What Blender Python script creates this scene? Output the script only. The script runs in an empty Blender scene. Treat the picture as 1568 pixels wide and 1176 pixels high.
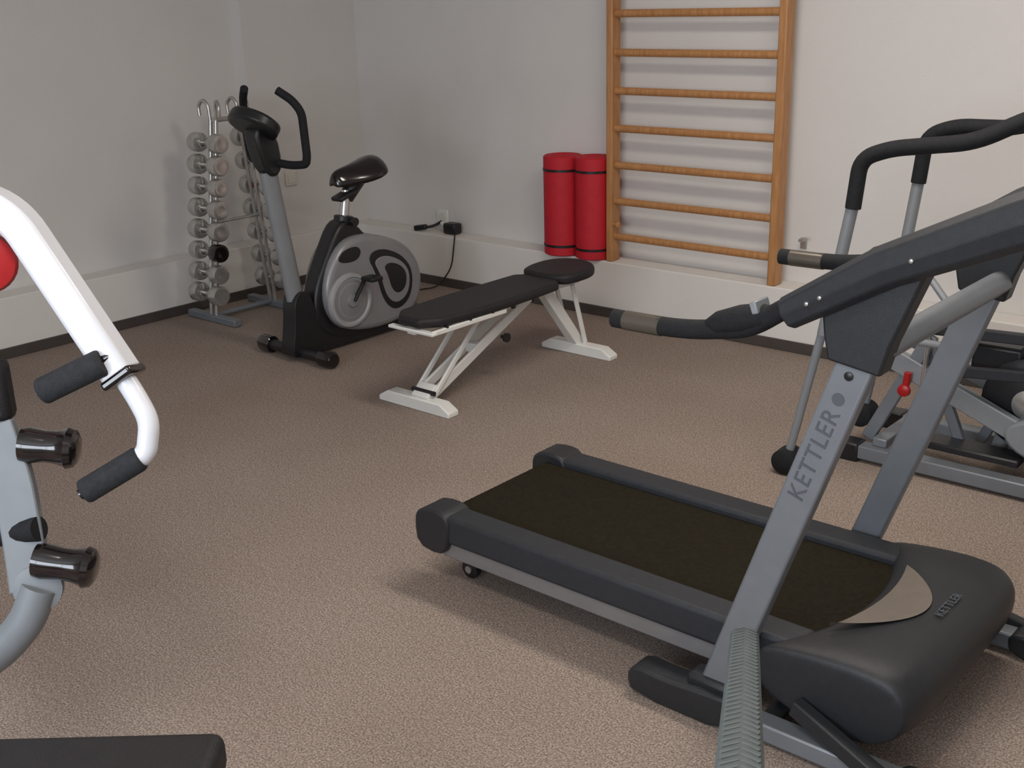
import bpy, bmesh, math, random
from mathutils import Vector as V, Matrix
random.seed(4)
S=bpy.context.scene
S.view_settings.view_transform='Standard'
S.view_settings.look='None'
# ------------------------------------------------------------ materials
def lin(c):
    return tuple(((x/255)/12.92 if x/255<=.04045 else (((x/255)+.055)/1.055)**2.4) for x in c)
def mat(name,rgb,rough=.5,metal=0,var=.08,scale=20,bump=0,bscale=200,coat=0,spec=.5):
    m=bpy.data.materials.new(name);m.use_nodes=True;N=m.node_tree.nodes;L=m.node_tree.links
    b=N['Principled BSDF'];b.inputs['Roughness'].default_value=rough;b.inputs['Metallic'].default_value=metal
    b.inputs['Coat Weight'].default_value=coat;b.inputs['Specular IOR Level'].default_value=spec
    c=lin(rgb);tc=N.new('ShaderNodeTexCoord')
    nz=N.new('ShaderNodeTexNoise');nz.inputs['Scale'].default_value=scale;nz.inputs['Detail'].default_value=4
    L.new(tc.outputs['Object'],nz.inputs['Vector'])
    r=N.new('ShaderNodeValToRGB');r.color_ramp.elements[0].position=.3;r.color_ramp.elements[1].position=.7
    r.color_ramp.elements[0].color=(*[x*(1-var) for x in c],1);r.color_ramp.elements[1].color=(*[min(1,x*(1+var)) for x in c],1)
    L.new(nz.outputs['Fac'],r.inputs['Fac']);L.new(r.outputs['Color'],b.inputs['Base Color'])
    if bump:
        n2=N.new('ShaderNodeTexNoise');n2.inputs['Scale'].default_value=bscale;n2.inputs['Detail'].default_value=3
        L.new(tc.outputs['Object'],n2.inputs['Vector'])
        bp=N.new('ShaderNodeBump');bp.inputs['Strength'].default_value=bump;bp.inputs['Distance'].default_value=.003
        L.new(n2.outputs['Fac'],bp.inputs['Height']);L.new(bp.outputs['Normal'],b.inputs['Normal'])
    return m
def carpet():
    m=bpy.data.materials.new('carpet');m.use_nodes=True;N=m.node_tree.nodes;L=m.node_tree.links
    b=N['Principled BSDF'];b.inputs['Roughness'].default_value=.95;b.inputs['Specular IOR Level'].default_value=.05
    tc=N.new('ShaderNodeTexCoord')
    a=N.new('ShaderNodeTexNoise');a.inputs['Scale'].default_value=210;a.inputs['Detail'].default_value=3
    c=N.new('ShaderNodeTexNoise');c.inputs['Scale'].default_value=60;c.inputs['Detail'].default_value=4
    d=N.new('ShaderNodeTexNoise');d.inputs['Scale'].default_value=2.0;d.inputs['Detail'].default_value=3
    for n in (a,c,d): L.new(tc.outputs['Object'],n.inputs['Vector'])
    r=N.new('ShaderNodeValToRGB');e=r.color_ramp.elements
    e[0].position=.32;e[0].color=(*lin((108,98,90)),1);e[1].position=.68;e[1].color=(*lin((182,168,157)),1)
    x=e.new(.5);x.color=(*lin((146,133,124)),1)
    L.new(a.outputs['Fac'],r.inputs['Fac'])
    r2=N.new('ShaderNodeValToRGB');r2.color_ramp.elements[0].position=.35;r2.color_ramp.elements[0].color=(.90,.89,.89,1)
    r2.color_ramp.elements[1].position=.65;r2.color_ramp.elements[1].color=(1.05,1.04,1.04,1);L.new(c.outputs['Fac'],r2.inputs['Fac'])
    r3=N.new('ShaderNodeValToRGB');r3.color_ramp.elements[0].position=.35;r3.color_ramp.elements[0].color=(.95,.93,.92,1)
    r3.color_ramp.elements[1].position=.65;r3.color_ramp.elements[1].color=(1.03,1.03,1.03,1);L.new(d.outputs['Fac'],r3.inputs['Fac'])
    def mul(p,q):
        k=N.new('ShaderNodeMixRGB');k.blend_type='MULTIPLY';k.inputs[0].default_value=1;L.new(p,k.inputs[1]);L.new(q,k.inputs[2]);return k.outputs[0]
    o=mul(mul(r.outputs[0],r2.outputs[0]),r3.outputs[0]);L.new(o,b.inputs['Base Color'])
    bp=N.new('ShaderNodeBump');bp.inputs['Strength'].default_value=.2;bp.inputs['Distance'].default_value=.002
    L.new(a.outputs['Fac'],bp.inputs['Height']);L.new(bp.outputs['Normal'],b.inputs['Normal'])
    return m
def wood():
    m=bpy.data.materials.new('varnished_wood');m.use_nodes=True;N=m.node_tree.nodes;L=m.node_tree.links
    b=N['Principled BSDF'];b.inputs['Roughness'].default_value=.42
    tc=N.new('ShaderNodeTexCoord');mp=N.new('ShaderNodeMapping');mp.inputs['Scale'].default_value=(12,12,1.5)
    w=N.new('ShaderNodeTexNoise');w.inputs['Scale'].default_value=6;w.inputs['Detail'].default_value=5
    L.new(tc.outputs['Object'],mp.inputs[0]);L.new(mp.outputs[0],w.inputs['Vector'])
    r=N.new('ShaderNodeValToRGB');r.color_ramp.elements[0].position=.3;r.color_ramp.elements[1].position=.7
    r.color_ramp.elements[0].color=(*lin((166,114,68)),1);r.color_ramp.elements[1].color=(*lin((190,139,90)),1)
    L.new(w.outputs['Fac'],r.inputs['Fac']);L.new(r.outputs[0],b.inputs['Base Color'])
    return m
M=dict(
 carpet=carpet(),wood=wood(),
 wall=mat('painted_wall',(216,212,208),.85,0,.02,3,.25,160),
 wall2=mat('painted_wainscot',(226,222,217),.7,0,.02,3,.15,160),
 ceil=mat('ceiling_paint',(225,223,220),.9,0,.02,3),
 base=mat('baseboard_vinyl',(72,65,62),.5,0,.1,10),
 black=mat('black_plastic',(26,26,29),.38,0,.15,40,.1,400),
 char=mat('charcoal_plastic',(46,48,52),.5,0,.08,60,.3,600,spec=.3),
 char2=mat('hood_plastic',(38,40,43),.38,0,.08,60,.25,700,spec=.4),
 foam=mat('foam_grip',(28,29,32),.75,0,.2,80,.6,500,spec=.3),
 gfoam=mat('grey_foam_grip',(46,48,52),.8,0,.2,80,.8,500,spec=.3),
 belt=mat('running_belt',(36,32,23),.85,0,.2,90,.2,800,spec=.08),
 silver=mat('silver_paint',(124,129,135),.4,.35,.04,20),
 silver2=mat('grey_paint',(136,140,144),.42,.2,.04,20),
 lever=mat('pale_grey_plastic',(122,127,132),.5,0,.05,20),
 disc=mat('pale_grey_disc',(158,158,160),.42,0,.05,20),
 strip=mat('aluminium_strip',(138,138,140),.4,.5,.04,20),
 chrome=mat('chrome',(210,210,210),.2,.85,.03,10),
 dchrome=mat('dull_chrome',(186,184,180),.24,.7,.12,30),
 white=mat('white_enamel',(220,223,230),.35,0,.02,10,coat=.2),
 white2=mat('white_bench_paint',(226,226,222),.4,0,.03,10),
 vinyl=mat('black_vinyl',(34,32,34),.55,0,.1,30,.3,250,spec=.35),
 red=mat('red_foam_mat',(188,24,40),.65,0,.06,30,.3,150),
 redp=mat('red_vinyl',(165,20,24),.35,0,.05,30),
 gloss=mat('glossy_black',(22,15,15),.16,0,.1,10,coat=.5),
 plast=mat('cream_plastic',(214,210,200),.45,0,.02,10),
 bshell=mat('bike_shell_silver',(142,142,144),.35,.25,.05,10),
 beige=mat('beige_label',(116,106,96),.35,0,.06,30),
 sensor=mat('sensor_metal',(96,90,82),.3,.5,.06,30),
 label=mat('dark_lettering',(80,84,90),.5,0,.03,10),
 tread=mat('ribbed_rubber',(88,97,99),.6,0,.1,40))
# ------------------------------------------------------------ helpers
class G:
    def __init__(s,name,loc):
        s.loc=V(loc);s.e=bpy.data.objects.new(name,None);s.e.location=loc;s.e.empty_display_size=.1
        S.collection.objects.link(s.e)
def mk(g,name,vs,fs,m,bev=0,seg=2,sm=True,ang=38,sub=0):
    me=bpy.data.meshes.new(name);o=g.loc if g else V((0,0,0))
    me.from_pydata([tuple(V(v)-o) for v in vs],[],fs)
    bm=bmesh.new();bm.from_mesh(me);bmesh.ops.recalc_face_normals(bm,faces=bm.faces);bm.to_mesh(me);bm.free()
    me.materials.append(M[m] if isinstance(m,str) else m)
    ob=bpy.data.objects.new(name,me);S.collection.objects.link(ob)
    if g: ob.parent=g.e
    if sm:
        me.polygons.foreach_set('use_smooth',[True]*len(me.polygons));me.set_sharp_from_angle(angle=math.radians(ang))
    if bev:
        b=ob.modifiers.new('bevel','BEVEL');b.width=bev;b.segments=seg;b.limit_method='ANGLE';b.angle_limit=math.radians(35)
    if sub:
        b=ob.modifiers.new('sub','SUBSURF');b.levels=sub;b.render_levels=sub
    return ob
BF=[(0,1,3,2),(4,6,7,5),(0,4,5,1),(2,3,7,6),(0,2,6,4),(1,5,7,3)]
def box(g,name,lo,hi,m,bev=.004,R=None,**k):
    vs=[V((x,y,z)) for x in (lo[0],hi[0]) for y in (lo[1],hi[1]) for z in (lo[2],hi[2])]
    if R is not None:
        c=(V(lo)+V(hi))/2;vs=[c+R@(v-c) for v in vs]
    return mk(g,name,vs,BF,m,bev,**k)
def fillet(pts,r,n=6):
    pts=[V(p) for p in pts];out=[pts[0]]
    for i in range(1,len(pts)-1):
        a,b,c=pts[i-1],pts[i],pts[i+1];l=min(r,(a-b).length*.45,(c-b).length*.45)
        p=b+(a-b).normalized()*l;q=b+(c-b).normalized()*l
        for k in range(n+1):
            t=k/n;out.append((1-t)**2*p+2*t*(1-t)*b+t*t*q)
    out.append(pts[-1]);return out
def sweep(g,name,pts,prof,m,up=None,fil=0,bev=0,scales=None,closed=False,**k):
    P=fillet(pts,fil) if fil else [V(p) for p in pts]
    n=len(P);vs=[];prev=None
    for i,p in enumerate(P):
        t=(P[min(i+1,n-1)]-P[max(i-1,0)]).normalized()
        if up is not None: a=t.cross(V(up)).normalized()
        else:
            if prev is None:
                a=t.cross(V((0,0,1)));
                if a.length<.1:a=t.cross(V((0,1,0)))
                a.normalize()
            else: a=(prev-t*prev.dot(t)).normalized()
            prev=a
        b=a.cross(t).normalized()
        s=1 if scales is None else scales(i/(n-1)) if callable(scales) else scales[i]
        for x,y in prof: vs.append(p+a*x*s+b*y*s)
    k_=len(prof);fs=[]
    for i in range(n-1):
        for j in range(k_):
            fs.append((i*k_+j,i*k_+(j+1)%k_,(i+1)*k_+(j+1)%k_,(i+1)*k_+j))
    fs.append(tuple(range(k_))[::-1]);fs.append(tuple((n-1)*k_+j for j in range(k_)))
    return mk(g,name,vs,fs,m,bev,**k)
def circ(r,n=16,sx=1,sy=1): return [(r*sx*math.cos(2*math.pi*i/n),r*sy*math.sin(2*math.pi*i/n)) for i in range(n)]
def tube(g,name,pts,r,m,fil=0,n=16,bev=0,**k): return sweep(g,name,pts,circ(r,n),m,fil=fil,bev=bev,**k)
def rect(w,h): return [(-w/2,-h/2),(w/2,-h/2),(w/2,h/2),(-w/2,h/2)]
def beam(g,name,pts,w,h,m,up=(0,0,1),fil=0,bev=.004,**k): return sweep(g,name,pts,rect(w,h),m,up=up,fil=fil,bev=bev,**k)
def prism(g,name,poly,ax,lo,hi,m,bev=.004,**k):
    n=len(poly);f={'Y':lambda a,b,t:(a,t,b),'X':lambda a,b,t:(t,a,b),'Z':lambda a,b,t:(a,b,t)}[ax]
    vs=[f(a,b,lo) for a,b in poly]+[f(a,b,hi) for a,b in poly]
    fs=[tuple(range(n)),tuple(range(n,2*n))[::-1]]+[(i,(i+1)%n,n+(i+1)%n,n+i) for i in range(n)]
    return mk(g,name,vs,fs,m,bev,**k)
def lathe(g,name,p,d,prof,m,n=24,**k):
    d=V(d).normalized();p=V(p);a=d.cross(V((0,0,1)))
    if a.length<.1:a=d.cross(V((0,1,0)))
    a.normalize();b=a.cross(d);vs=[];fs=[]
    for t,r in prof:
        for j in range(n):
            th=2*math.pi*j/n;vs.append(p+d*t+a*r*math.cos(th)+b*r*math.sin(th))
    for i in range(len(prof)-1):
        for j in range(n): fs.append((i*n+j,i*n+(j+1)%n,(i+1)*n+(j+1)%n,(i+1)*n+j))
    fs.append(tuple(range(n)));fs.append(tuple((len(prof)-1)*n+j for j in range(n)))
    return mk(g,name,vs,fs,m,**k)
def smooth_closed(poly,it=2):
    for _ in range(it):
        o=[]
        for i in range(len(poly)):
            a=poly[i];b=poly[(i+1)%len(poly)]
            o.append((a[0]*.75+b[0]*.25,a[1]*.75+b[1]*.25));o.append((a[0]*.25+b[0]*.75,a[1]*.25+b[1]*.75))
        poly=o
    return poly
# ------------------------------------------------------------ room
XL,YB=-5.16,4.54; XLU,YBU=-5.30,4.68; XR,YF=1.7,-2.2; ZC=2.6; HL=.283
box(None,'floor',(XLU-.1,YF-.1,-.1),(XR+.1,YBU+.1,0),'carpet',0)
box(None,'ceiling',(XLU-.1,YF-.1,ZC),(XR+.1,YBU+.1,ZC+.1),'ceil',0)
def multi(name,boxes,m):
    vs=[];fs=[]
    for lo,hi in boxes:
        o=len(vs);vs+=[(x,y,z) for x in (lo[0],hi[0]) for y in (lo[1],hi[1]) for z in (lo[2],hi[2])]
        fs+=[tuple(i+o for i in f) for f in BF]
    return mk(None,name,vs,fs,m,0,sm=False)
multi('wall_back',[((XLU-.1,YBU,0),(XR+.1,YBU+.1,ZC))],'wall')
multi('wall_left',[((XLU-.1,YF,0),(XLU,YBU,ZC)),((XLU-.01,3.88,0),(-5.21,YBU+.01,ZC))],'wall')
multi('wall_right',[((XR,YF,0),(XR+.1,YBU,ZC))],'wall')
wx0,wx1,wz0,wz1=-2.6,.6,.95,2.25
multi('wall_front',[((XLU-.1,YF-.15,0),(wx0,YF,ZC)),((wx1,YF-.15,0),(XR+.1,YF,ZC)),((wx0,YF-.15,0),(wx1,YF,wz0)),((wx0,YF-.15,wz1),(wx1,YF,ZC))],'wall')
w=G('window_1',((wx0+wx1)/2,YF-.07,wz0))
for i,x in enumerate((wx0,(wx0+wx1)/2-.03,wx1-.06)): box(w,'frame_upright_%d'%i,(x,YF-.1,wz0),(x+.06,YF-.04,wz1),'white2')
for i,z in enumerate((wz0,wz1-.06)): box(w,'frame_rail_%d'%i,(wx0,YF-.1,z),(wx1,YF-.04,z+.06),'white2')
box(None,'trim_1',(XLU+.001,YB,0),(XR,YBU-.001,HL),'wall2',.006)
box(None,'trim_2',(XLU+.001,YF,0),(XL,YB+.01,HL),'wall2',.006)
box(None,'baseboard_back',(XL,YB-.012,0),(XR,YB+.001,.05),'base',.003)
box(None,'baseboard_left',(XL-.001,YF,0),(XL+.012,YB,.05),'base',.003)
# ------------------------------------------------------------ wall bars
g=G('wall_bars',(-2.85,4.58,HL))
for i,(a,b) in enumerate([(-3.325,-3.288),(-2.435,-2.395)]): box(g,'post_%d'%(i+1),(a,4.545,HL),(b,4.615,2.47),'wood',.006)
for i in range(12):
    z=.4067+i*.1745
    sweep(g,'rung_%d'%(i+1),[(-3.295,4.575,z),(-2.42,4.575,z)],circ(.017,14,.85,1.05),'wood')
for i,z in enumerate((1.75,2.3)):
    for j,x in enumerate((-3.307,-2.415)): box(g,'bracket_%d_%d'%(i,j),(x-.012,4.61,z),(x+.012,4.6795,z+.04),'wood',.003)
lathe(g,'knob',(-3.288,4.56,.47),(1,-.2,0),[(0,.008),(.02,.008),(.022,.016),(.034,.016),(.038,.01)],'wood')
g=G('coat_hook',(-2.33,4.68,.47))
box(g,'plate',(-2.345,4.672,.44),(-2.315,4.6795,.49),'dchrome',.002)
tube(g,'hook',[(-2.33,4.675,.475),(-2.33,4.63,.485),(-2.29,4.60,.50)],.009,'dchrome',fil=.02)
# ------------------------------------------------------------ exercise mats
for i,(x,r,h) in enumerate([(-3.615,.098,.50),(-3.425,.092,.505)]):
    g=G('rolled_exercise_mat' if i==0 else 'rolled_exercise_mat.001',(x,4.675-r,HL))
    y=4.674-r
    lathe(g,'roll',(x,y,HL+.001),(0,0,1),[(0,r-.008),(.006,r),(h*.5,r),(h-.006,r),(h,r-.008),(h-.004,r-.016),(h,r-.024),(h-.004,r-.034),(h,r-.044),(h-.006,r-.054),(h-.01,.004)],'red',n=40)
    for z0 in (.045,h-.075):
        lathe(g,'strap',(x,y,HL+z0),(0,0,1),[(0,r-.001),(0.001,r+.003),(.012,r+.003),(.013,r-.001)],'black',n=40)
# ------------------------------------------------------------ sockets
g=G('wall_socket',(-4.56,4.68,.36))
box(g,'plate',(-4.605,4.666,.315),(-4.52,4.6795,.40),'white2',.004)
lathe(g,'socket',(-4.5625,4.667,.357),(0,-1,0),[(0,.028),(.003,.028),(.003,.022)],'plast')
g=G('wall_socket.001',(-5.21,4.12,.6))
box(g,'plate',(-5.2095,4.08,.56),(-5.198,4.16,.64),'plast',.004)
box(g,'rocker',(-5.199,4.095,.575),(-5.194,4.145,.625),'plast',.003)
g=G('power_adapter',(-4.44,4.65,.30))
box(g,'body',(-4.49,4.59,.285),(-4.40,4.655,.345),'black',.01)
tube(g,'plug',[(-4.49,4.63,.315),(-4.555,4.655,.325)],.014,'white2')
box(g,'second_plug',(-4.70,4.57,.288),(-4.62,4.60,.318),'black',.008,R=Matrix.Rotation(.3,3,'Z')@Matrix.Rotation(-.15,3,'Y'))
tube(g,'link_cable',[(-4.65,4.58,.30),(-4.58,4.61,.315),(-4.565,4.66,.335)],.008,'black',fil=.03)
tube(g,'cable',[(-4.41,4.62,.29),(-4.36,4.55,.30),(-4.34,4.522,.26),(-4.36,4.515,.12),(-4.42,4.46,.012),(-4.5,4.35,.006),(-4.3,4.15,.006),(-4.0,4.05,.03)],.004,'black',fil=.05,n=8)
# ------------------------------------------------------------ dumbbell rack
g=G('dumbbell_rack',(-4.9,3.48,0))
cx=-4.90
for i,(yb,yt) in enumerate([(3.31,3.43),(3.69,3.60)]):
    for j,dx in enumerate((-.022,.022)):
        tube(g,'post_%d_%d'%(i,j),[(cx+dx,yb,.03),(cx+dx,yt,1.0)],.011,'dchrome',n=12)
    for s in (-1,1):
        tube(g,'top_loop_%d_%d'%(i,s),[(cx+s*.022,yt,.98),(cx+s*.03,yt,1.07),(cx+s*.055,yt-.01,1.10),(cx+s*.085,yt-.02,1.07),(cx+s*.08,yt-.02,1.02)],.009,'dchrome',fil=.03,n=10)
    beam(g,'foot_%d'%i,[(cx-.2,yb,.02),(cx+.2,yb,.02)],.045,.035,'silver')
    n=8 if i==0 else 7
    for k in range(n):
        f=(k)/(n-1);z=.15+f*.745;y=yb+(yt-yb)*(z/1.0)+(-.035 if i==0 else .035)
        for s in(-1,1):
            tube(g,'cradle_%d_%d_%d'%(i,k,s),[(cx+s*.03,y+(.03 if i==0 else -.03),z-.02),(cx+s*.03,y-.015,z-.025),(cx+s*.03,y-.03,z)],.005,'dchrome',n=8)
        r=.050-.002*(k%3)
        tube(g,'dumbbell_handle_%d_%d'%(i,k),[(cx-.06,y,z),(cx+.06,y,z)],.014,'redp' if (i==1 and k in(4,6)) else 'dchrome',n=12)
        for s in (-1,1):
            L=.066;c0=V((cx+s*.05,y,z))
            lathe(g,'dumbbell_head_%d_%d_%d'%(i,k,s),c0,(s,0,0),[(0,r*.6),(.004,r*.93),(.012,r),(L-.012,r),(L-.003,r*.93),(L,r*.7),(L-.004,r*.35)],
                  'gloss' if (k==2 and s==1 and i==0) else 'dchrome',n=20)
tube(g,'brace_low',[(cx,3.31,.03),(cx,3.69,.03)],.014,'silver')
tube(g,'brace_mid',[(cx,3.37,.5),(cx,3.645,.5)],.008,'dchrome')
tube(g,'brace_top',[(cx,3.43,1.0),(cx,3.60,1.0)],.012,'dchrome')
# ------------------------------------------------------------ exercise bike
bx=-4.03
g=G('exercise_bike',(bx,3.5,0))
for nm,y,x0,x1 in(('front',3.14,-4.25,-3.81),('rear',3.98,-4.24,-3.82)):
    tube(g,nm+'_stabiliser',[(x0,y,.04),(x1,y,.04)],.026,'black')
    for i,x in enumerate((x0,x1)):
        s=-1 if i==0 else 1
        lathe(g,nm+'_end_cap_%d'%i,(x-s*.05,y,.04),(s,0,0),[(0,.034),(.004,.039),(.07,.039),(.085,.03),(.088,.01)],'gloss')
prism(g,'column_boot',smooth_closed([(3.08,.03),(3.11,.16),(3.12,.31),(3.20,.32),(3.23,.22),(3.27,.13),(3.45,.07),(3.95,.08),(4.02,.05),(4.0,.03),(3.5,.02),(3.2,.03),(3.12,.02)],2),'X',bx-.045,bx+.045,'black',.012,seg=3)
sweep(g,'handlebar_column',[(bx,3.155,.28),(bx,3.07,.86)],circ(.036,18,.8,1.2),'silver2')
shell=smooth_closed([(3.36,.09),(3.27,.2),(3.27,.34),(3.35,.48),(3.46,.53),(3.64,.50),(3.81,.42),(3.89,.28),(3.85,.10),(3.62,.05)],2)
prism(g,'body_shell',shell,'X',bx-.088,bx+.088,'bshell',.03,seg=4)
prism(g,'body_core',smooth_closed([(3.22,.12),(3.23,.30),(3.32,.46),(3.41,.60),(3.50,.58),(3.58,.49),(3.78,.40),(3.87,.27),(3.84,.09),(3.62,.04),(3.36,.04)],2),'X',bx-.05,bx+.05,'black',.02,seg=3)
panel=smooth_closed([(3.61,.18),(3.57,.33),(3.52,.42),(3.61,.445),(3.74,.39),(3.81,.30),(3.79,.17),(3.69,.12)],2)
frontp=smooth_closed([(3.38,.41),(3.34,.43),(3.38,.47),(3.46,.48),(3.49,.45),(3.46,.41)],2)
for s in(-1,1):
    prism(g,'side_grille_%d'%s,[(a,b) for a,b in panel],'X',bx+s*.084,bx+s*.0915,'black',.002)
    prism(g,'front_inset_%d'%s,frontp,'X',bx+s*.084,bx+s*.0915,'black',.002)
    prism(g,'side_grille_inset_%d'%s,[(3.69+(a-3.69)*.80,.28+(b-.28)*.78) for a,b in panel],'X',bx+s*.09,bx+s*.096,'bshell',.002)
    prism(g,'side_slot_%d'%s,[(3.70+(a-3.69)*.5,.285+(b-.28)*.5) for a,b in panel],'X',bx+s*.095,bx+s*.099,'black',.001)
    lathe(g,'flywheel_cover_%d'%s,(bx+s*.08,3.40,.235),(s,0,0),[(0,.128),(.014,.128),(.024,.122),(.026,.110),(.018,.104),(.018,.09),(.022,.08),(.024,.02)],'disc',n=40)
    lathe(g,'flywheel_disc_%d'%s,(bx+s*.097,3.40,.235),(s,0,0),[(0,.100),(.003,.098),(.010,.03),(.018,.028),(.02,.01)],'bshell',n=40)
    d=-1 if s==1 else 1
    beam(g,'crank_%d'%s,[(bx+s*.118,3.40,.235),(bx+s*.128,3.40-d*.07,.235-d*.10)],.012,.022,'black',up=(1,0,0))
    box(g,'pedal_%d'%s,(bx+s*.17-.04,3.40-d*.07-.035,.235-d*.10-.01),(bx+s*.17+.04,3.40-d*.07+.035,.235-d*.10+.01),'black',.006)
sweep(g,'seat_tube',[(bx,3.43,.46),(bx,3.475,.60)],circ(.036,16),'black',scales=lambda t:1.3-.35*t)
lathe(g,'seat_clamp',(bx,3.47,.575),(0,.2,1),[(0,.038),(.004,.046),(.03,.046),(.034,.036)],'black')
tube(g,'seat_post',[(bx,3.475,.60),(bx,3.50,.72)],.022,'chrome')
lathe(g,'adjust_knob',(bx+.03,3.475,.585),(1,0,0),[(0,.01),(.03,.01),(.032,.02),(.05,.02)],'black')
sweep(g,'seat_slider',[(bx,3.50,.68),(bx,3.56,.765)],circ(.04,14,1,.9),'black',scales=lambda t:.8+.5*t)
box(g,'seat_lever',(bx-.02,3.42,.695),(bx+.05,3.54,.715),'black',.006,R=Matrix.Rotation(.3,3,'X'))
def saddle():
    rings=[]
    for y,w,z,h in [(3.42,.025,.775,.022),(3.44,.045,.783,.036),(3.50,.062,.788,.043),(3.56,.098,.795,.046),(3.63,.122,.81,.050),(3.675,.115,.825,.044),(3.70,.07,.825,.025)]:
        rings.append([(bx+w*math.cos(a),y,z+h*math.sin(a)-(.03*abs(math.cos(a))**2)) for a in [2*math.pi*i/16 for i in range(16)]])
    vs=[p for r in rings for p in r];fs=[]
    for i in range(len(rings)-1):
        for j in range(16): fs.append((i*16+j,i*16+(j+1)%16,(i+1)*16+(j+1)%16,(i+1)*16+j))
    fs.append(tuple(range(16)));fs.append(tuple((len(rings)-1)*16+j for j in range(16)))
    mk(g,'saddle',vs,fs,'gloss',sub=1,ang=80)
saddle()
Rc=Matrix.Rotation(math.radians(-38),3,'X')
prism(g,'console_neck',smooth_closed([(3.04,.84),(2.99,1.0),(3.0,1.06),(3.08,1.06),(3.12,.95),(3.11,.84)],1),'X',bx-.045,bx+.045,'black',.015)
cy,cz=3.02,1.065
mk(g,'console',*(lambda pr:([V((bx,cy,cz))+Rc@V((a,b,t)) for t in(-.028,.028) for a,b in pr],[tuple(range(len(pr))),tuple(range(len(pr),2*len(pr)))]+[(i,(i+1)%len(pr),len(pr)+(i+1)%len(pr),len(pr)+i) for i in range(len(pr))]))(smooth_closed([(-.12,-.05),(-.13,.04),(-.05,.10),(.05,.10),(.13,.04),(.12,-.05),(.04,-.10),(-.04,-.10)],2)),'black',.014)
box(g,'console_screen',(bx-.055,cy-.02,cz+.024),(bx+.055,cy+.055,cz+.030),'silver',.003,R=Rc)
for s in(-1,1):
    x=lambda d:bx+s*d
    sweep(g,'handlebar_%d'%s,[(x(0),3.09,.90),(x(.10),3.12,.885),(x(.185),3.13,.895),(x(.195),3.13,.93),(x(.195),3.12,1.11),(x(.165),3.10,1.16),(x(.11),3.07,1.20)],circ(.0175,14),'foam',fil=.05)
# ------------------------------------------------------------ weight bench
g=G('weight_bench',(-3.09,3.5,0))
def foot(nm,y,x0,x1):
    prism(g,nm,[(x0,0),(x1,0),(x1,.022),(x1-.05,.05),(x0+.05,.05),(x0,.022)],'Y',y-.03,y+.03,'white2',.005)
foot('foot_1',3.01,-3.32,-2.93);foot('foot_2',3.97,-3.25,-2.86)
c1=-3.10
for i,dx in enumerate((-.035,.035)):
    beam(g,'long_leg_%d'%i,[(c1+dx,3.02,.05),(c1+dx,3.66,.335)],.014,.042,'white2')
box(g,'long_leg_web',(c1-.03,3.30,.16),(c1+.03,3.34,.20),'white2')
beam(g,'link_plate',[(c1,3.0,.045),(c1,3.06,.085)],.09,.03,'white2')
for i,dx in enumerate((-.05,.05)): beam(g,'support_strut_%d'%i,[(c1+dx,3.03,.06),(c1+dx,3.34,.345)],.012,.022,'white2')
beam(g,'rear_leg',[(c1+.03,3.98,.04),(c1+.02,3.75,.335)],.05,.05,'white2')
for i,dx in enumerate((-.02,.075)): beam(g,'rear_strut_%d'%i,[(c1+dx,3.98,.05),(c1+dx-.01,3.90,.335)],.012,.022,'white2')
beam(g,'top_beam',[(c1+.03,2.94,.345),(c1+.03,3.97,.345)],.045,.035,'white2')
tube(g,'pivot_bolt',[(c1-.06,3.02,.07),(c1+.06,3.02,.07)],.01,'black')
lathe(g,'knob',(c1+.04,3.45,.20),(1,0,0),[(0,.008),(.02,.008),(.022,.02),(.034,.02)],'black')
box(g,'end_tab',(-3.17,2.915,.345),(-2.93,2.945,.358),'white2',.004)
beam(g,'pad_side_bar',[(-2.945,2.93,.352),(-2.945,3.35,.352)],.015,.02,'white2')
for i in range(5):
    y=3.0+i*.13;box(g,'pad_clip_%d'%i,(-2.952,y,.35),(-2.938,y+.015,.366),'black',.002)
def pad(g,nm,poly,z0,z1,m='vinyl',R=None,c=None,bev=.016,sm=1):
    o=prism(g,nm,smooth_closed(poly,sm),'Z',z0,z1,m,bev,seg=4)
    if R is not None:
        c=V(c)-g.loc
        for v in o.data.vertices: v.co=c+R@(v.co-c)
    return o
pad(g,'back_pad',[(-3.17,2.92),(-3.20,3.2),(-3.20,3.5),(-3.20,3.76),(-2.95,3.76),(-2.93,3.5),(-2.93,3.2),(-2.955,2.92)],.362,.400,bev=.014)
pad(g,'head_pad',[(-3.18,3.72),(-3.21,3.82),(-3.19,3.94),(-3.1,4.005),(-2.99,3.99),(-2.92,3.92),(-2.92,3.82),(-2.95,3.72)],.374,.418,R=Matrix.Rotation(math.radians(3),3,'X'),c=(-3.08,3.75,.39),sm=2)
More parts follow.
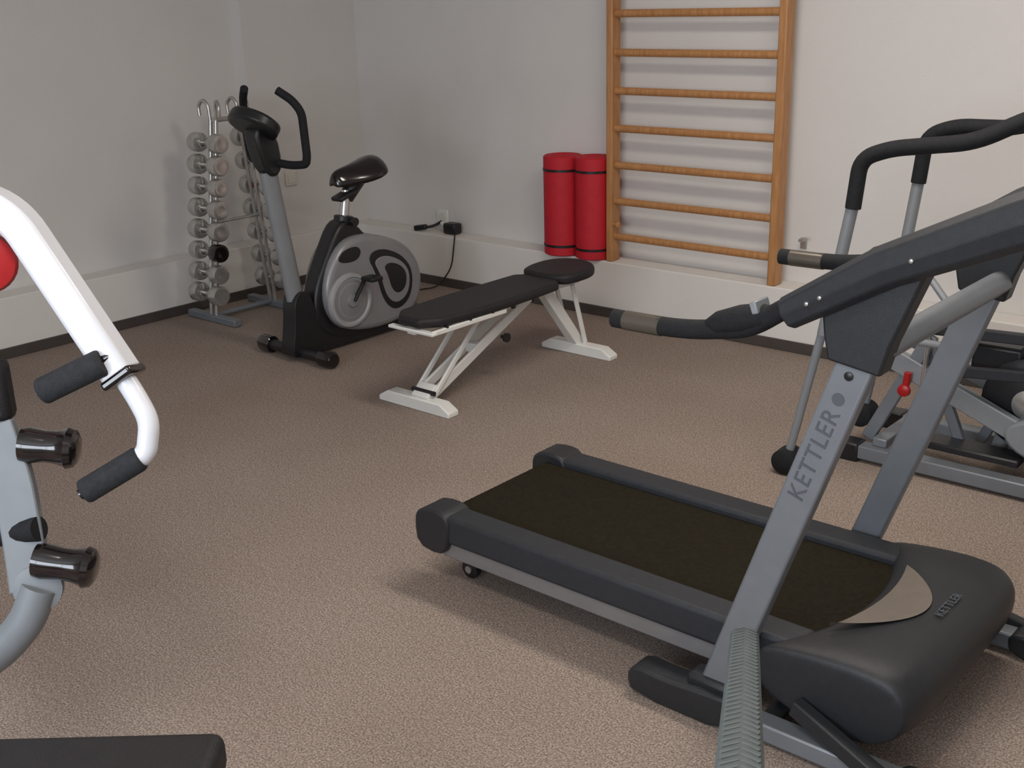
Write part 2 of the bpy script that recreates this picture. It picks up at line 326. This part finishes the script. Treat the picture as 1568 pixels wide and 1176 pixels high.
# ------------------------------------------------------------ treadmill
g=G('treadmill',(-1.3,2.29,0))
Y0,Y1=1.995,2.585
box(g,'deck_board',(-2.05,Y0+.05,.13),(-.9,Y1-.05,.195),'belt',.003)
box(g,'running_belt',(-2.06,Y0+.08,.165),(-.86,Y1-.08,.207),'belt',.018,seg=5)
for i,(a,b) in enumerate([(Y0,Y0+.085),(Y1-.085,Y1)]):
    box(g,'side_rail_%d'%i,(-2.06,a,.145),(-.95,b,.226),'char',.012,seg=3)
    s=a+.012 if i==0 else b-.052
    box(g,'aluminium_side_%d'%i,(-2.02,s,.10),(-.80,s+.04,.15),'strip',.003)
    aa,bb=(a-.006,b+.006)
    prism(g,'rear_end_cap_%d'%i,smooth_closed([(-2.10,.115),(-2.108,.19),(-2.092,.228),(-2.03,.238),(-1.985,.230),(-1.975,.20),(-1.985,.13),(-2.02,.105)],1),'Y',aa,bb,'char2',.008,seg=3)
    y=2.10 if i==0 else 2.48
    lathe(g,'rear_wheel_%d'%i,(-2.0,y-.012,.028),(0,1,0),[(0,.018),(.003,.028),(.021,.028),(.024,.018)],'black')
    lathe(g,'rear_wheel_hub_%d'%i,(-2.0,y-.016,.028),(0,1,0),[(0,.011),(.032,.011)],'dchrome',n=14)
    beam(g,'wheel_fork_%d'%i,[(-2.0,y+.018,.026),(-1.98,y+.018,.12)],.006,.022,'char2',up=(0,1,0))
tube(g,'rear_roller',[(-2.04,Y0+.05,.175),(-2.04,Y1-.05,.175)],.026,'belt')
for i,x in enumerate((-1.8,-1.4,-1.0)): box(g,'cross_member_%d'%i,(x-.03,Y0+.02,.10),(x+.03,Y1-.02,.135),'char2')
def arcx(y):
    t=(y-1.96)/.66;return .12*max(0,1-(2*t-1)**2)**.8
def hood():
    prof=[(-1.05,.11),(-1.045,.205),(-1.03,.226),(-1.0,.236),(-.90,.247),(-.80,.252),(-.74,.248),(-.705,.235),(-.680,.205),(-.676,.165),(-.69,.12),(-.74,.075),(-.85,.06)]
    ys=[0,.006,.025,.06,.11,.17,.25,.33,.41,.49,.55,.60,.625,.64,.645];ya=1.96
    rings=[]
    for y in ys:
        t=y/.645;e=abs(2*t-1)
        sh=max(0,1-e**14)**.5
        zs=.86+.14*sh
        fx=.92+.08*max(0,1-e**8)
        r=[]
        for k,(x,z) in enumerate(prof):
            xx=-1.05+(x+1.05)*fx
            arc=arcx(ya+y)
            if k<4: xx+=arc
            elif k==4: xx+=arc*.45
            elif k==12: xx+=arc*.3
            r.append((xx,ya+y,.07+(z-.07)*zs))
        rings.append(r)
    n=len(prof);vs=[p for r in rings for p in r];fs=[]
    for i in range(len(rings)-1):
        for j in range(n): fs.append((i*n+j,i*n+(j+1)%n,(i+1)*n+(j+1)%n,(i+1)*n+j))
    fs.append(tuple(range(n)));fs.append(tuple((len(rings)-1)*n+j for j in range(n)))
    mk(g,'motor_hood',vs,fs,'char2',ang=50,sub=2)
hood()
def lens():
    vs=[];fs=[];n=24
    for i in range(n+1):
        t=i/n;y=2.08+.35*t;w=.10*math.sin(math.pi*t)**.8+.002
        xc=-1.05+arcx(y)+.045
        vs+=[(xc,y,.2455),(xc+w*.5,y,.251),(xc+w,y,.2545)]
    for i in range(n):
        for k in(0,1): fs.append((3*i+k,3*i+k+1,3*i+k+4,3*i+k+3))
    mk(g,'hood_label',vs,fs,'beige')
lens()
def text(g,nm,s,size,Mx,m,ex=.001):
    c=bpy.data.curves.new(nm,'FONT');c.body=s;c.size=size;c.extrude=ex;c.align_x='CENTER';c.align_y='CENTER';c.space_character=1.1
    o=bpy.data.objects.new(nm,c);S.collection.objects.link(o);bpy.context.view_layer.update()
    me=bpy.data.meshes.new_from_object(o);bpy.data.objects.remove(o)
    me.transform(Matrix.Translation(-g.loc)@Mx);me.materials.append(M[m])
    o=bpy.data.objects.new(nm,me);S.collection.objects.link(o);o.parent=g.e
ud=V((-.84,0,.925))-V((-1.135,0,.06))
for i,y in enumerate((1.962,2.618)):
    beam(g,'upright_%d'%i,[(-1.135,y,.05),(-.835,y,.935)],.036,.074,'silver',up=(1,0,0),bev=.006)
    gus=[(-.905,.885),(-.915,.93),(-.925,1.0),(-.90,1.03),(-.76,1.11),(-.69,1.145),(-.735,1.06),(-.785,.93),(-.80,.87)]
    prism(g,'upright_bracket_%d'%i,gus,'Y',y-.026,y+.026,'char2',.006)
    box(g,'upright_foot_%d'%i,(-1.19,y-.032,.0),(-1.06,y+.032,.10),'char2',.012)
    yb=1.945 if i==0 else 2.635
    box(g,'base_rail_%d'%i,(-1.3,yb-.025,.012),(-.62,yb+.025,.055),'silver',.005)
    prism(g,'base_end_cap_%d'%i,smooth_closed([(-1.325,.0),(-1.34,.045),(-1.32,.078),(-1.24,.072),(-1.14,.08),(-1.05,.085),(-1.05,.0)],1),'Y',yb-.036,yb+.036,'char2',.008,seg=3)
    prism(g,'base_front_cap_%d'%i,smooth_closed([(-.70,.0),(-.71,.06),(-.64,.07),(-.57,.05),(-.56,.0)],1),'Y',yb-.034,yb+.034,'char2',.010,seg=3)
    lathe(g,'transport_wheel_%d'%i,(-.65,yb+(-.065 if i==0 else .035),.035),(0,1,0),[(0,.025),(.004,.034),(.024,.034),(.028,.025)],'black')
    lathe(g,'transport_wheel_hub_%d'%i,(-.65,yb+(-.068 if i==0 else .032),.035),(0,1,0),[(0,.014),(.034,.014)],'dchrome')
    beam(g,'lift_strut_%d'%i,[(-.93,yb,.115),(-.66,yb+(-.05 if i==0 else .05),.035)],.032,.038,'char2')
    yh=1.925 if i==0 else 2.655
    sweep(g,'hand_grip_%d'%i,[(-1.385,yh,.893),(-1.33,yh,.893),(-1.2,yh,.897),(-1.06,yh,.925),(-.99,yh,.975),(-.93,yh,1.01)],circ(.020,18),'foam',fil=.06)
    tube(g,'pulse_sensor_%d'%i,[(-1.355,yh,.893),(-1.265,yh,.894)],.021,'sensor')
    sweep(g,'sensor_pod_%d'%i,[(-1.16,yh,.915),(-1.13,yh,.924),(-1.08,yh,.940),(-1.035,yh,.955),(-1.012,yh,.963)],circ(.031,18,1,.9),'foam',scales=[.35,.85,1,.85,.4])
    box(g,'sensor_slit_%d'%i,(-1.05,yh-.026,.960),(-1.035,yh+.026,.985),'silver2',.003,R=Matrix.Rotation(-.35,3,'Y'))
    sweep(g,'console_arm_%d'%i,[(-.985,yh,.966),(-.80,yh,1.08),(-.58,yh,1.183),(-.42,yh,1.25)],circ(.036,8,.9,1.0),'char',scales=lambda t:.92+.6*t,bev=.004)
    for k,(x,z) in enumerate([(-.93,1.0),(-.905,1.015),(-.74,1.105)]):
        lathe(g,'screw_%d_%d'%(i,k),(x,yh-.030,z),(0,-1,0),[(0,.004),(.006 if k<2 else .012,.004),(.007 if k<2 else .013,.002)],'dchrome',n=10)
    lathe(g,'bolt_%d'%i,(-.862,y-.017,.86),(0,-1,0),[(0,.009),(.004,.009),(.006,.004)],'black',n=12)
tube(g,'cross_tube',[(-.815,1.97,.915),(-.815,2.61,.915)],.026,'silver')
tube(g,'base_cross_tube',[(-1.0,1.945,.035),(-1.0,2.635,.035)],.02,'char2')
prism(g,'console_body',smooth_closed([(-.46,1.20),(-.50,1.30),(-.36,1.52),(-.28,1.50),(-.34,1.22)],1),'Y',1.93,2.65,'char2',.02)
box(g,'console_display',(-.47,2.15,1.40),(-.42,2.43,1.41),'black',.003,R=Matrix.Rotation(math.radians(-58),3,'Y'))
u=ud.normalized()
def face_mx(c,xd,yd):
    xd=V(xd).normalized();yd=V(yd).normalized();z=xd.cross(yd)
    m=Matrix.Identity(4)
    for r in range(3): m[r][0]=xd[r];m[r][1]=yd[r];m[r][2]=z[r];m[r][3]=c[r]
    return m
text(g,'upright_lettering','KETTLER',.050,face_mx((-.922,1.9435,.685),u,(-u.z,0,u.x)),'label')
lathe(g,'upright_logo',(-.880,1.9442,.81),(0,-1,0),[(0,.013),(.001,.013)],'label')
text(g,'hood_lettering','KETTLER',.028,face_mx((-.755,2.31,.2525),(0,1,0.0),(-1,0,0)),'label')
# ------------------------------------------------------------ cross trainer on the right
g=G('cross_trainer',(-1.0,3.7,0))
for i,(yo,pts) in enumerate([(3.30,[(-1.66,.045),(-1.56,.52),(-1.485,.93)]),(3.68,[(-1.57,.12),(-1.47,.74),(-1.44,.96)])]):
    tube(g,'lower_arm_%d'%i,[(pts[0][0],yo,pts[0][1]),(pts[1][0],yo,pts[1][1])],.014,'silver2')
    tube(g,'upper_arm_%d'%i,[(pts[1][0],yo,pts[1][1]-.02),(pts[2][0],yo,pts[2][1]+.02)],.019,'silver2')
    lathe(g,'foot_roller_%d'%i,(pts[0][0],yo-.04,pts[0][1]),(0,1,0),[(0,.03),(.006,.042),(.06,.045),(.085,.04),(.09,.02)],'foam')
    x,z=pts[2]
    tube(g,'upper_handle_%d'%i,[(x-.004,yo,z-.02),(x+.01,yo,z+.13),(x+.10,yo,z+.165),(-1.15,yo+.02,1.125),(-1.03,yo+.06,1.19),(-.80,3.5,1.28)],.024,'foam',fil=.06)
    tube(g,'arm_pivot_link_%d'%i,[(pts[1][0],yo,pts[1][1]),(-1.2,3.62 if i else 3.5,.47)],.012,'silver2')
for i,y in enumerate((3.55,3.92)):
    box(g,'base_rail_%d'%i,(-1.58,y-.03,.012),(-.3,y+.03,.06),'silver',.005)
    for k,x in enumerate((-1.56,-.36)): box(g,'rail_foot_%d_%d'%(i,k),(x-.03,y-.036,0),(x+.05,y+.036,.066),'black',.006)
beam(g,'cross_bar_rear',[(-1.45,3.55,.075),(-1.45,3.92,.075)],.05,.03,'silver')
beam(g,'cross_bar_front',[(-.6,3.55,.075),(-.6,3.92,.075)],.05,.03,'silver')
beam(g,'inclined_rail',[(-1.50,3.62,.38),(-.60,3.62,.02)],.035,.07,'silver2')
beam(g,'inclined_rail_far',[(-1.50,3.85,.38),(-.60,3.85,.02)],.035,.06,'silver')
beam(g,'diag_1',[(-1.52,3.62,.06),(-1.33,3.62,.46)],.025,.045,'silver')
beam(g,'diag_2',[(-1.2,3.66,.06),(-1.36,3.66,.42)],.025,.035,'silver')
beam(g,'diag_3',[(-1.2,3.80,.06),(-1.0,3.80,.50)],.025,.035,'silver')
tube(g,'mast',[(-1.12,3.74,.06),(-1.02,3.74,.6),(-.85,3.6,1.25)],.026,'silver2')
beam(g,'upper_frame',[(-1.36,3.66,.47),(-.7,3.66,.50)],.03,.035,'char')
beam(g,'upper_frame_2',[(-1.36,3.85,.40),(-.7,3.85,.43)],.03,.03,'silver2')
beam(g,'pedal_arm',[(-1.30,3.58,.36),(-.7,3.58,.42)],.025,.035,'char')
tube(g,'guide_rod',[(-1.34,3.6,.28),(-1.33,3.6,.56)],.008,'chrome')
tube(g,'guide_rod_2',[(-1.27,3.6,.26),(-1.25,3.6,.58)],.008,'chrome')
box(g,'battery_box',(-1.22,3.68,.34),(-1.06,3.78,.44),'black',.012)
lathe(g,'flywheel',(-1.02,3.66,.27),(0,1,0),[(0,.13),(.01,.15),(.08,.15),(.09,.13)],'black',n=36)
lathe(g,'flywheel_hub',(-1.02,3.645,.27),(0,1,0),[(0,.02),(.01,.05),(.02,.05)],'dchrome',n=24)
prism(g,'drive_shell',smooth_closed([(-1.02,.12),(-1.08,.20),(-.98,.26),(-.75,.24),(-.62,.10),(-.8,.08)],2),'Y',3.58,3.80,'silver2',.02)
lathe(g,'tension_knob',(-1.39,3.60,.27),(0,-1,0),[(0,.010),(.02,.010),(.022,.022),(.034,.020),(.038,.01)],'redp')
tube(g,'knob_stem',[(-1.39,3.585,.28),(-1.385,3.585,.33)],.012,'redp')
box(g,'pedal_plate',(-1.30,3.56,.09),(-1.0,3.66,.115),'black',.006)
# ------------------------------------------------------------ multi gym on the left
g=G('multi_gym',(-2.3,.85,0))
aend=V((-1.935,1.09,.878));adir=(aend-V((-2.155,1.035,1.18))).normalized()
beam(g,'press_arm',[(-2.42,.93,1.16),(-2.26,.99,1.215),(-2.155,1.035,1.18),aend],.064,.064,'white',up=(-.66,.75,0),fil=.09,bev=.010)
beam(g,'arm_collar',[aend-adir*.008,aend+adir*.010],.070,.070,'gloss',up=(-.66,.75,0),bev=.006)
tube(g,'lower_arm_tube',[aend,(-1.905,1.097,.835),(-1.880,1.10,.795),(-1.880,1.085,.735),(-1.90,1.062,.718)],.020,'white',fil=.035)
tube(g,'grip_low',[(-1.885,1.075,.728),(-1.955,.985,.668)],.025,'gfoam',n=20,bev=.006)
tube(g,'grip_low_core',[(-1.875,1.088,.736),(-1.958,.981,.665)],.012,'gloss')
tube(g,'grip_high',[(-1.940,1.055,.915),(-2.03,.972,.860)],.0265,'gfoam',n=20,bev=.006)
tube(g,'grip_high_core',[(-1.94,1.075,.923),(-2.033,.968,.857)],.012,'gloss')
def roller(nm,a,b,r=.038):
    a=V(a);b=V(b);L=(b-a).length
    lathe(g,nm,a,b-a,[(0,r*.5),(.004,r*.85),(.02,r*.92),(L*.45,r*.80),(L*.62,r*.84),(L*.80,r*1.0),(L-.02,r*1.06),(L-.008,r*.95),(L-.002,r*.7),(L,r*.3)],'gloss',n=32)
roller('leg_roller_high',(-2.055,.925,.762),(-1.975,1.0,.748))
roller('leg_roller_low',(-1.99,.885,.555),(-1.90,.96,.533))
beam(g,'leg_lever',[(-2.095,.90,.80),(-2.05,.90,.70),(-2.015,.885,.58),(-1.99,.87,.495)],.03,.075,'lever',up=(-.66,-.75,0),fil=.04)
lathe(g,'lever_pivot',(-1.985,.885,.50),(.75,-.6,.2),[(-.02,.03),(.0,.045),(.02,.045),(.024,.03)],'lever')
tube(g,'lever_curve',[(-1.975,.88,.505),(-1.985,.85,.44),(-2.03,.80,.37),(-2.2,.68,.26)],.034,'lever',fil=.06)
tube(g,'small_foam_roll',[(-2.08,.86,.59),(-1.99,.905,.612)],.024,'foam')
lathe(g,'red_pad',(-2.20,.985,1.085),V((.8,-.45,.15)),[(-.03,.04),(-.022,.055),(0,.06),(.015,.055),(.02,.03)],'redp',n=28)
box(g,'seat_pad',(-2.14,.90,.80),(-2.085,.95,.92),'vinyl',.015,R=Matrix.Rotation(.7,3,'Z'))
box(g,'main_column',(-2.68,.74,.0),(-2.60,.82,1.95),'white',.008)
box(g,'base_beam',(-3.0,.70,.0),(-2.60,.78,.06),'white',.008)
box(g,'base_beam_2',(-2.69,.20,.0),(-2.60,.78,.055),'white',.008)
beam(g,'seat_frame',[(-2.64,.78,.72),(-2.08,.90,.72)],.05,.05,'white')
beam(g,'lever_link',[(-2.64,.76,.25),(-2.19,.68,.26)],.04,.04,'silver2')
beam(g,'arm_link',[(-2.64,.78,1.2),(-2.40,.93,1.17)],.05,.05,'white')
beam(g,'pad_link',[(-2.64,.78,1.09),(-2.21,.985,1.085)],.03,.03,'white')
beam(g,'pad_link2',[(-2.64,.78,.88),(-2.12,.93,.865)],.03,.03,'white')
# ------------------------------------------------------------ flat bench, bottom-left foreground
g=G('flat_bench',(-1.36,.52,0))
a=V((-1.27,.80,0));d=V((-.755,-.656,0));q=V((.656,-.755,0))
c=[a,a+d*.75,a+d*.75+q*.30,a+q*.30]
prism(g,'pad',[(p.x,p.y) for p in c],'Z',.480,.545,'vinyl',.02,seg=4)
for i,(s,t) in enumerate([(.12,.06),(.63,.06),(.63,.24),(.12,.24)]):
    p=a+d*s+q*t;box(g,'leg_%d'%i,(p.x-.02,p.y-.02,0),(p.x+.02,p.y+.02,.485),'white2',.004)
# ------------------------------------------------------------ ribbed lever close to camera
g=G('ribbed_step_lever',(-.5,1.0,0))
A=V((-.862,1.59,.487));B=V((-.40,.74,.80))
n=60;P=[A+(B-A)*(i/n) for i in range(n+1)]
wd=lambda t:.95+.25*t
sweep(g,'lever',P,[(-.021,-.008),(.021,-.008),(.025,0),(.021,.008),(0,.011),(-.021,.008),(-.025,0)],'tread',up=(0,0,1),scales=[.45,.8]+[wd(i/n) for i in range(2,n+1)])
dd=(B-A).normalized();sd=dd.cross(V((0,0,1))).normalized();uu=sd.cross(dd)
L=(B-A).length
for i in range(42):
    t=(.03+i*.021)/L;p=A+dd*(.03+i*.021)+uu*.010*wd(t);q=wd(t)
    for s in(-1,1):
        tube(g,'tread_rib_%d_%d'%(i,s),[p+sd*s*.002,p+sd*s*.020*q-uu*.002+dd*.016],.0028,'tread',n=6)
box(g,'post',(-.43,.70,0),(-.37,.76,.80),'silver',.006)
box(g,'base',(-.52,.45,0),(-.28,.95,.04),'silver',.006)
# ------------------------------------------------------------ lights
def area(name,loc,rot,sx,sy,e,col):
    l=bpy.data.lights.new(name,'AREA');l.shape='RECTANGLE';l.size=sx;l.size_y=sy;l.energy=e;l.color=col
    o=bpy.data.objects.new(name,l);o.location=loc;o.rotation_euler=rot;S.collection.objects.link(o);return o
em=bpy.data.materials.new('lamp_diffuser');em.use_nodes=True
b=em.node_tree.nodes['Principled BSDF'];b.inputs['Emission Color'].default_value=(1,.93,.84,1);b.inputs['Emission Strength'].default_value=2
for i,(x,y,e) in enumerate([(-1.3,2.85,32),(-.9,.4,24)]):
    g=G('ceiling_light' if i==0 else 'ceiling_light.001',(x,y,ZC))
    box(g,'housing',(x-.8,y-.19,ZC-.06),(x+.8,y+.19,ZC-.001),'white2',.005)
    box(g,'diffuser',(x-.77,y-.17,ZC-.075),(x+.77,y+.17,ZC-.058),em,.004)
    area('ceiling_lamp_glow_%d'%i,(x,y,ZC-.09),(0,0,0),1.5,.34,e,(1,.91,.81))
area('daylight_window',((wx0+wx1)/2,YF-.16,(wz0+wz1)/2),(math.radians(90),0,0),wx1-wx0,wz1-wz0,128,(.84,.91,1.0))
W=bpy.data.worlds.new('World');S.world=W;W.use_nodes=True
W.node_tree.nodes['Background'].inputs[0].default_value=(.7,.8,1,1);W.node_tree.nodes['Background'].inputs[1].default_value=1
# ------------------------------------------------------------ camera
f,pitch,yaw,roll=1762.5616,0.3263,0.7173,-0.0269
h=V((-math.sin(yaw),math.cos(yaw),0));r=V((math.cos(yaw),math.sin(yaw),0));z=V((0,0,1))
F=h*math.cos(pitch)-z*math.sin(pitch);U=h*math.sin(pitch)+z*math.cos(pitch)
R=r*math.cos(roll)+U*math.sin(roll);U2=-r*math.sin(roll)+U*math.cos(roll)
cd=bpy.data.cameras.new('Camera');cam=bpy.data.objects.new('Camera',cd);S.collection.objects.link(cam)
m=Matrix.Identity(4)
for i in range(3): m[i][0]=R[i];m[i][1]=U2[i];m[i][2]=-F[i]
m[2][3]=1.55
cam.matrix_world=m;cd.sensor_width=36;cd.lens=36*f/1568;cd.clip_start=.02
S.camera=cam
